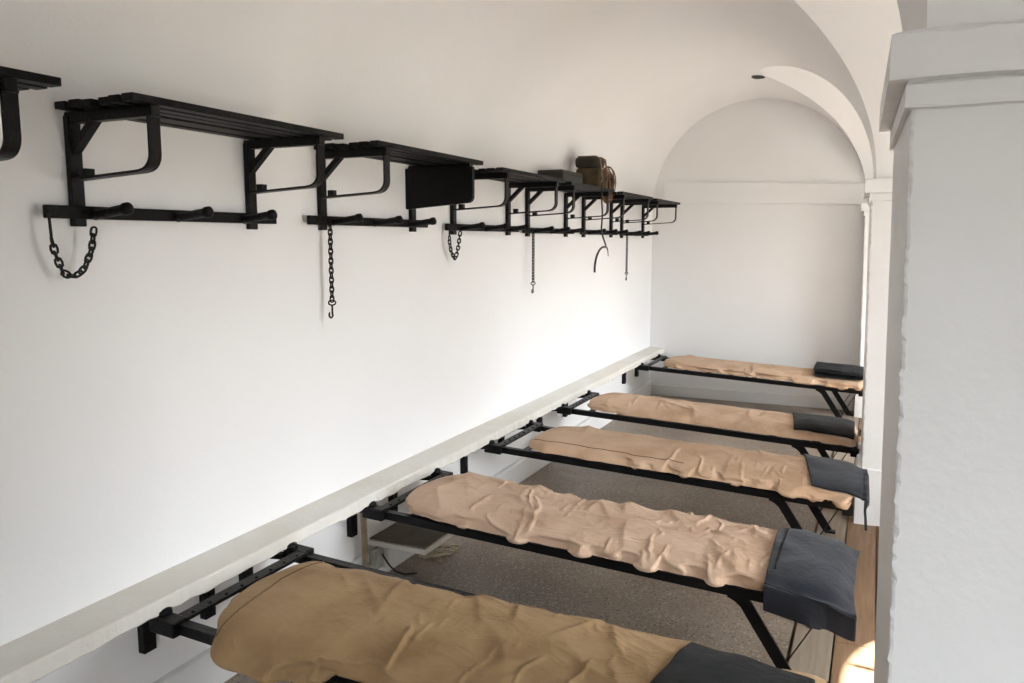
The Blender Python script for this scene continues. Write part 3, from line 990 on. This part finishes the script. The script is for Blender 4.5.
        Pp[..., 1] = np.where(fr, ylim, Pp[..., 1])
        return Pp, hit
    P = solve_cloth(P, rest, pin, collide, iters=iters, bend=0.05, grav=0.0006, sub=4)
    V = P.copy()
    V[..., 2] += 0.45 - SL * (V[..., 0] - 0.13) + 0.004
    V[..., 1] += yc
    org = tuple(V[nu // 2, nv // 2])
    o = obj(name, V.reshape(-1, 3), grid_faces(nu, nv), m, None, True, org)
    s = o.modifiers.new('thickness', 'SOLIDIFY'); s.thickness = thick; s.offset = 0.0
    sm = o.modifiers.new('sub', 'SUBSURF'); sm.levels = 1; sm.render_levels = 1
    tag(o, label, 'blanket', 'dark wool blankets at the bed feet')
    N = np.cross(np.gradient(V, axis=0), np.gradient(V, axis=1)); N /= np.linalg.norm(N, axis=-1, keepdims=True) + 1e-9
    N *= np.sign(N[nu // 2, nv // 2, 2])
    for (a, b) in (hem or []):
        # stitched line across the blanket between two (u,v) positions
        pts = []
        for t in np.linspace(0, 1, 40):
            i = a[0] + (b[0] - a[0]) * t; j = a[1] + (b[1] - a[1]) * t
            i = min(nu - 1, max(0, i * (nu - 1))); j = min(nv - 1, max(0, j * (nv - 1)))
            i0, j0 = int(i), int(j); i1, j1 = min(i0 + 1, nu - 1), min(j0 + 1, nv - 1); fi, fj = i - i0, j - j0
            q = (V[i0, j0] * (1 - fi) + V[i1, j0] * fi) * (1 - fj) + (V[i0, j1] * (1 - fi) + V[i1, j1] * fi) * fj
            q = q + N[i0, j0] * (thick * 0.5 + 0.001)
            pts.append(tuple(q - np.array(org)))
        MB().tube(pts, 0.0032, 6).build('stitched_seam', M['thread'], o, smooth=True)
    return o

BEDS = [(2.08, 0.64), (3.235, 0.61), (4.475, 0.61), (5.65, 0.60), (7.84, 0.68)]
BL = ['black iron bed nearest the viewer, under the brown sackcloth mattress',
      'second nearest black iron bed, under the creased tan mattress with draped blanket',
      'black iron bed in the middle of the row of five',
      'second farthest black iron bed',
      'farthest black iron bed beside the end wall']
bed_proto = make_bed(0.61)
for i, ((yc, w), lb) in enumerate(zip(BEDS, BL)):
    o = bed_proto if i == 0 else copy_tree(bed_proto)
    o.location = (0, yc, 0)
    o.scale = (1, w / 0.61, 1)
    tag(o, lb, 'bed', 'iron beds along the left wall')

def droop1(X, v):
    g = np.exp(-((X - 0.62) / 0.22) ** 2) * 0.045
    return -g * np.clip(1 - v * 9.5, 0, 1)
def droop3(X, v):
    g = np.clip((X - 1.75) / 0.3, 0, 1) * 0.018
    return -g * np.clip(1 - v * 10, 0, 1)
mA = Mattress(0.30, 2.13, [(0.3, -0.30), (0.45, -0.395), (0.65, -0.40), (0.9, -0.345), (1.2, -0.335), (2.13, -0.33)],
              [(0.3, 0.235), (0.7, 0.25), (1.0, 0.225), (1.15, 0.27), (2.13, 0.30)], 0.068, 11, slack=1.10, folds=1.2, headround=0.20, headfar=0.02, droop=droop1, creases=26, railhw=0.32,
              fold_at=[(0.3, 0.4), (0.7, 0.9), (1.0, 1.5), (1.4, 1.2), (2.1, 0.7)])
mB = Mattress(0.26, 2.12, [(0.26, -0.27), (0.5, -0.325), (0.8, -0.335), (1.6, -0.335), (2.12, -0.325)],
              [(0.26, 0.21), (0.5, 0.26), (1.0, 0.22), (1.5, 0.26), (2.12, 0.29)], 0.075, 12, slack=1.12, folds=1.4, headround=0.16, headfar=0.10, creases=30,
              fold_at=[(0.26, 0.6), (0.5, 1.2), (2.1, 0.9)])
mC = Mattress(0.35, 2.14, [(0.35, -0.28), (0.5, -0.325), (1.6, -0.33), (2.14, -0.345)],
              [(0.35, 0.15), (0.6, 0.24), (1.5, 0.25), (2.14, 0.28)], 0.085, 13, slack=1.08, folds=1.0, headround=0.12, headfar=0.25, droop=droop3, creases=10,
              fold_at=[(0.3, 0.1), (0.9, 0.25), (1.2, 1.2), (2.1, 1.2)])
mD = Mattress(0.31, 2.13, [(0.31, -0.27), (0.5, -0.32), (2.13, -0.315)],
              [(0.31, 0.16), (0.6, 0.25), (2.13, 0.27)], 0.080, 14, slack=1.06, folds=0.8, headround=0.15, railhw=0.30,
              fold_at=[(0.3, 1.2), (0.9, 0.9), (1.3, 0.4), (2.1, 0.3)])
mE = Mattress(0.33, 2.13, [(0.33, -0.29), (0.5, -0.36), (2.13, -0.375)],
              [(0.33, 0.2), (0.6, 0.27), (2.13, 0.29)], 0.072, 15, slack=1.07, folds=0.9, headround=0.11, droop=droop3, railhw=0.34)
mattress_obj(mA, BEDS[0][0], M['sack_olive'], 'brown olive sackcloth mattress on the nearest bed, rounded at the head', [[(0.05 + 0.03 * (1 - k / 40), 0.10 + 0.86 * k / 40) for k in range(41)]])
mattress_obj(mB, BEDS[1][0], M['sack'], 'heavily creased pale tan sackcloth mattress on the second nearest bed')
mattress_obj(mC, BEDS[2][0], M['sack2'], 'tan sackcloth mattress on the middle bed, smooth at the head', [[(0.03 + 0.5 * k / 60, 0.17 - 0.0 * k) for k in range(61)]])
mattress_obj(mD, BEDS[3][0], M['sack2'], 'tan sackcloth mattress on the second farthest bed')
mattress_obj(mE, BEDS[4][0], M['sack2'], 'thin tan sackcloth mattress on the farthest bed by the end wall')

blanket_obj([(1.66, -0.30), (2.11, -0.30), (2.10, 0.20), (1.74, 0.245)], mA, BEDS[0][0], M['wool_char'],
            'charcoal blanket spread flat over the foot of the nearest brown mattress', seed=3, hw=0.32)
blanket_obj([(1.885, -0.458), (2.195, -0.455), (2.20, 0.28), (1.87, 0.28)], mB, BEDS[1][0], M['wool_blue'],
            'blue-grey blanket hanging over the near side of the second bed', seed=4, nv=90, nu=40, xfoot=2.21, hw=0.338, hem=[((0.0, 0.145), (1.0, 0.115)), ((0.09, 0.27), (0.14, 1.0))])
blanket_obj([(1.95, -0.31), (2.36, -0.33), (2.36, 0.25), (1.86, 0.26)], mC, BEDS[2][0], M['wool_blue'],
            'blue-grey blanket draped over the foot end of the middle bed', seed=5, nu=70, nv=60, xfoot=2.185, hem=[((0.0, 0.012), (1.0, 0.012))])
blanket_obj([(1.755, -0.29), (2.12, -0.28), (2.11, 0.21), (1.70, 0.225)], mD, BEDS[3][0], M['wool_char'],
            'charcoal blanket lying flat on the foot of the second farthest bed', seed=6, hw=0.3, thick=0.012)
# folded blanket on the farthest bed: four layers
fbk = empty('folded_blanket', (1.93, BEDS[4][0] - 0.03, zbed(1.93) + 0.074), 'thick folded black blanket on the foot of the farthest bed', 'blanket', 'dark wool blankets at the bed feet')
for k in range(4):
    nu, nv = 20, 20
    r_ = np.random.default_rng(40 + k)
    uu = np.linspace(-1, 1, nu)[:, None] * np.ones((1, nv)); vv_ = np.linspace(-1, 1, nv)[None, :] * np.ones((nu, 1))
    xx = uu * (0.205 + r_.uniform(-.012, .012)) + r_.uniform(-.01, .01); yy = vv_ * (0.255 + r_.uniform(-.012, .012))
    ed = (1 - np.abs(uu) ** 8) * (1 - np.abs(vv_) ** 8)
    t = 0.017
    nz_ = 0.003 * smooth_noise(nu, nv, 4, 4, r_)
    zt = k * t + t * (0.5 + 0.5 * np.sqrt(ed)) + nz_ - SL * xx; zb = k * t + t * (0.5 - 0.5 * np.sqrt(ed)) - SL * xx + nz_
    Vt = np.stack([xx, yy, zt], -1).reshape(-1, 3); Vb = np.stack([xx, yy, zb], -1).reshape(-1, 3)
    fs = grid_faces(nu, nv, 0, False) + grid_faces(nu, nv, nu * nv, True)
    obj('fold', np.concatenate([Vt, Vb]), fs, M['wool_black'], fbk, True)

# ------------------------------------------------------------------ ironwork and odds and ends under the ledge
BR = [(1.815, 0.05, 'black iron bracket below the ledge at the near corner of the nearest bed'),
      (2.085, 0.05, 'black iron bracket on the wall behind the head of the nearest bed, near one'),
      (2.285, 0.05, 'black iron bracket on the wall behind the head of the nearest bed, far one'),
      (2.98, 0.045, 'black iron bracket below the ledge beside the pipe'),
      (3.33, 0.045, 'black iron bracket behind the head of the second nearest bed'),
      (4.10, 0.045, 'black iron bracket below the ledge just before the middle bed'),
      (4.62, 0.045, 'black iron bracket behind the head of the middle bed'),
      (5.27, 0.045, 'black iron bracket below the ledge between the middle and second farthest beds'),
      (5.80, 0.045, 'black iron bracket behind the head of the second farthest bed'),
      (7.40, 0.05, 'black iron bracket below the ledge just before the farthest bed'),
      (7.85, 0.05, 'black iron bracket behind the head of the farthest bed')]
for y, w, lb in BR:
    r = empty('wall_bracket', (0, y, 0.28), lb, 'bracket', 'iron brackets below the ledge')
    MB().box(0.0, 0.03, -w / 2, w / 2, 0.0, 0.13).build('plate', M['iron'], r, bevel=0.002)
    MB().bar((0.015, 0, 0.125), (0.10, 0, 0.168), w * 0.8, 0.012).build('arm', M['iron'], r)
    for z in (0.03, 0.09):
        MB().tube([(0.03, 0, z), (0.036, 0, z)], 0.008, 6).build('bolt', M['iron'], r)

# low board shelf under the second bed
sh = empty('low_shelf', (0, 3.27, 0.0), 'low brown board shelf with white edge below the head of the second bed', 'shelf')
MB().box(0.0, 0.31, -0.13, 0.24, 0.205, 0.212).build('top', M['shelf_top'], sh)
MB().box(0.0, 0.322, -0.142, 0.25, 0.18, 0.2045).build('edge', M['ledge'], sh, bevel=0.002)
MB().box(0.036, 0.06, -0.09, -0.06, 0.05, 0.18).build('support', M['ledge'], sh)
MB().box(0.036, 0.06, 0.17, 0.20, 0.05, 0.18).build('support', M['ledge'], sh)
pp = empty('wall_pipe', (0.05, 3.04, 0), 'thin grimy pipe running down the wall below the ledge', 'pipe')
MB().tube([(0, -0.01, 0.455), (0, -0.005, 0.3), (0, 0.0, 0.0)], 0.009, 8).build('tube', M['pipe'], pp, smooth=True)
MB().tube([(0, -0.035, 0.455), (0, -0.03, 0.3), (0, -0.02, 0.0)], 0.006, 8).build('tube', M['pipe'], pp, smooth=True)
MB().box(-0.014, 0.012, -0.045, 0.018, 0.11, 0.125).build('clip', M['pipe'], pp)
jb = empty('junction_box', (0.036, 3.11, 0.07), 'small grey grimy junction box beside the pipe', 'box')
MB().box(0, 0.03, -0.035, 0.05, 0, 0.105).build('body', M['box_grey'], jb, bevel=0.005)
MB().box(0.03, 0.038, -0.028, 0.043, 0.008, 0.097).build('cover', M['box_grey'], jb, bevel=0.003)
cb = empty('black_cable', (0.085, 3.12, 0.15), 'black cable curving from the junction box to the floor', 'cable')
MB().tube([(0, 0, 0), (0.012, 0.01, -0.03), (0.02, 0.035, -0.07), (0.03, 0.07, -0.11), (0.05, 0.12, -0.14), (0.09, 0.17, -0.146)], 0.0045, 6).build('cord', M['rubber'], cb, smooth=True)
MB().tube([(-0.02, 0.09, 0.02), (0.02, 0.10, 0.015), (0.035, 0.105, 0.005)], [0.012, 0.011, 0.004], 8).build('plug', M['rubber'], cb, smooth=True)
# tangle of string
rs = random.Random(9)
sg = empty('string_tangle', (0.15, 3.56, 0.0), 'loose tangle of cream string on the concrete floor by the low shelf', 'string')
for k in range(5):
    p_ = [rs.uniform(0, 6.28) for _ in range(4)]; pts = []
    for j in range(60):
        t = j / 60 * 6.28 * 1.6
        pts.append((0.045 * math.sin(t + p_[0]) + 0.03 * math.sin(2.3 * t + p_[1]), 0.085 * math.sin(0.7 * t + p_[2]) + 0.03 * math.cos(2.1 * t + p_[3]), 0.004 + 0.002 * (j % 2) + 0.003 * k))
    MB().tube(pts, 0.003, 5).build('strand', M['string'], sg, smooth=True)
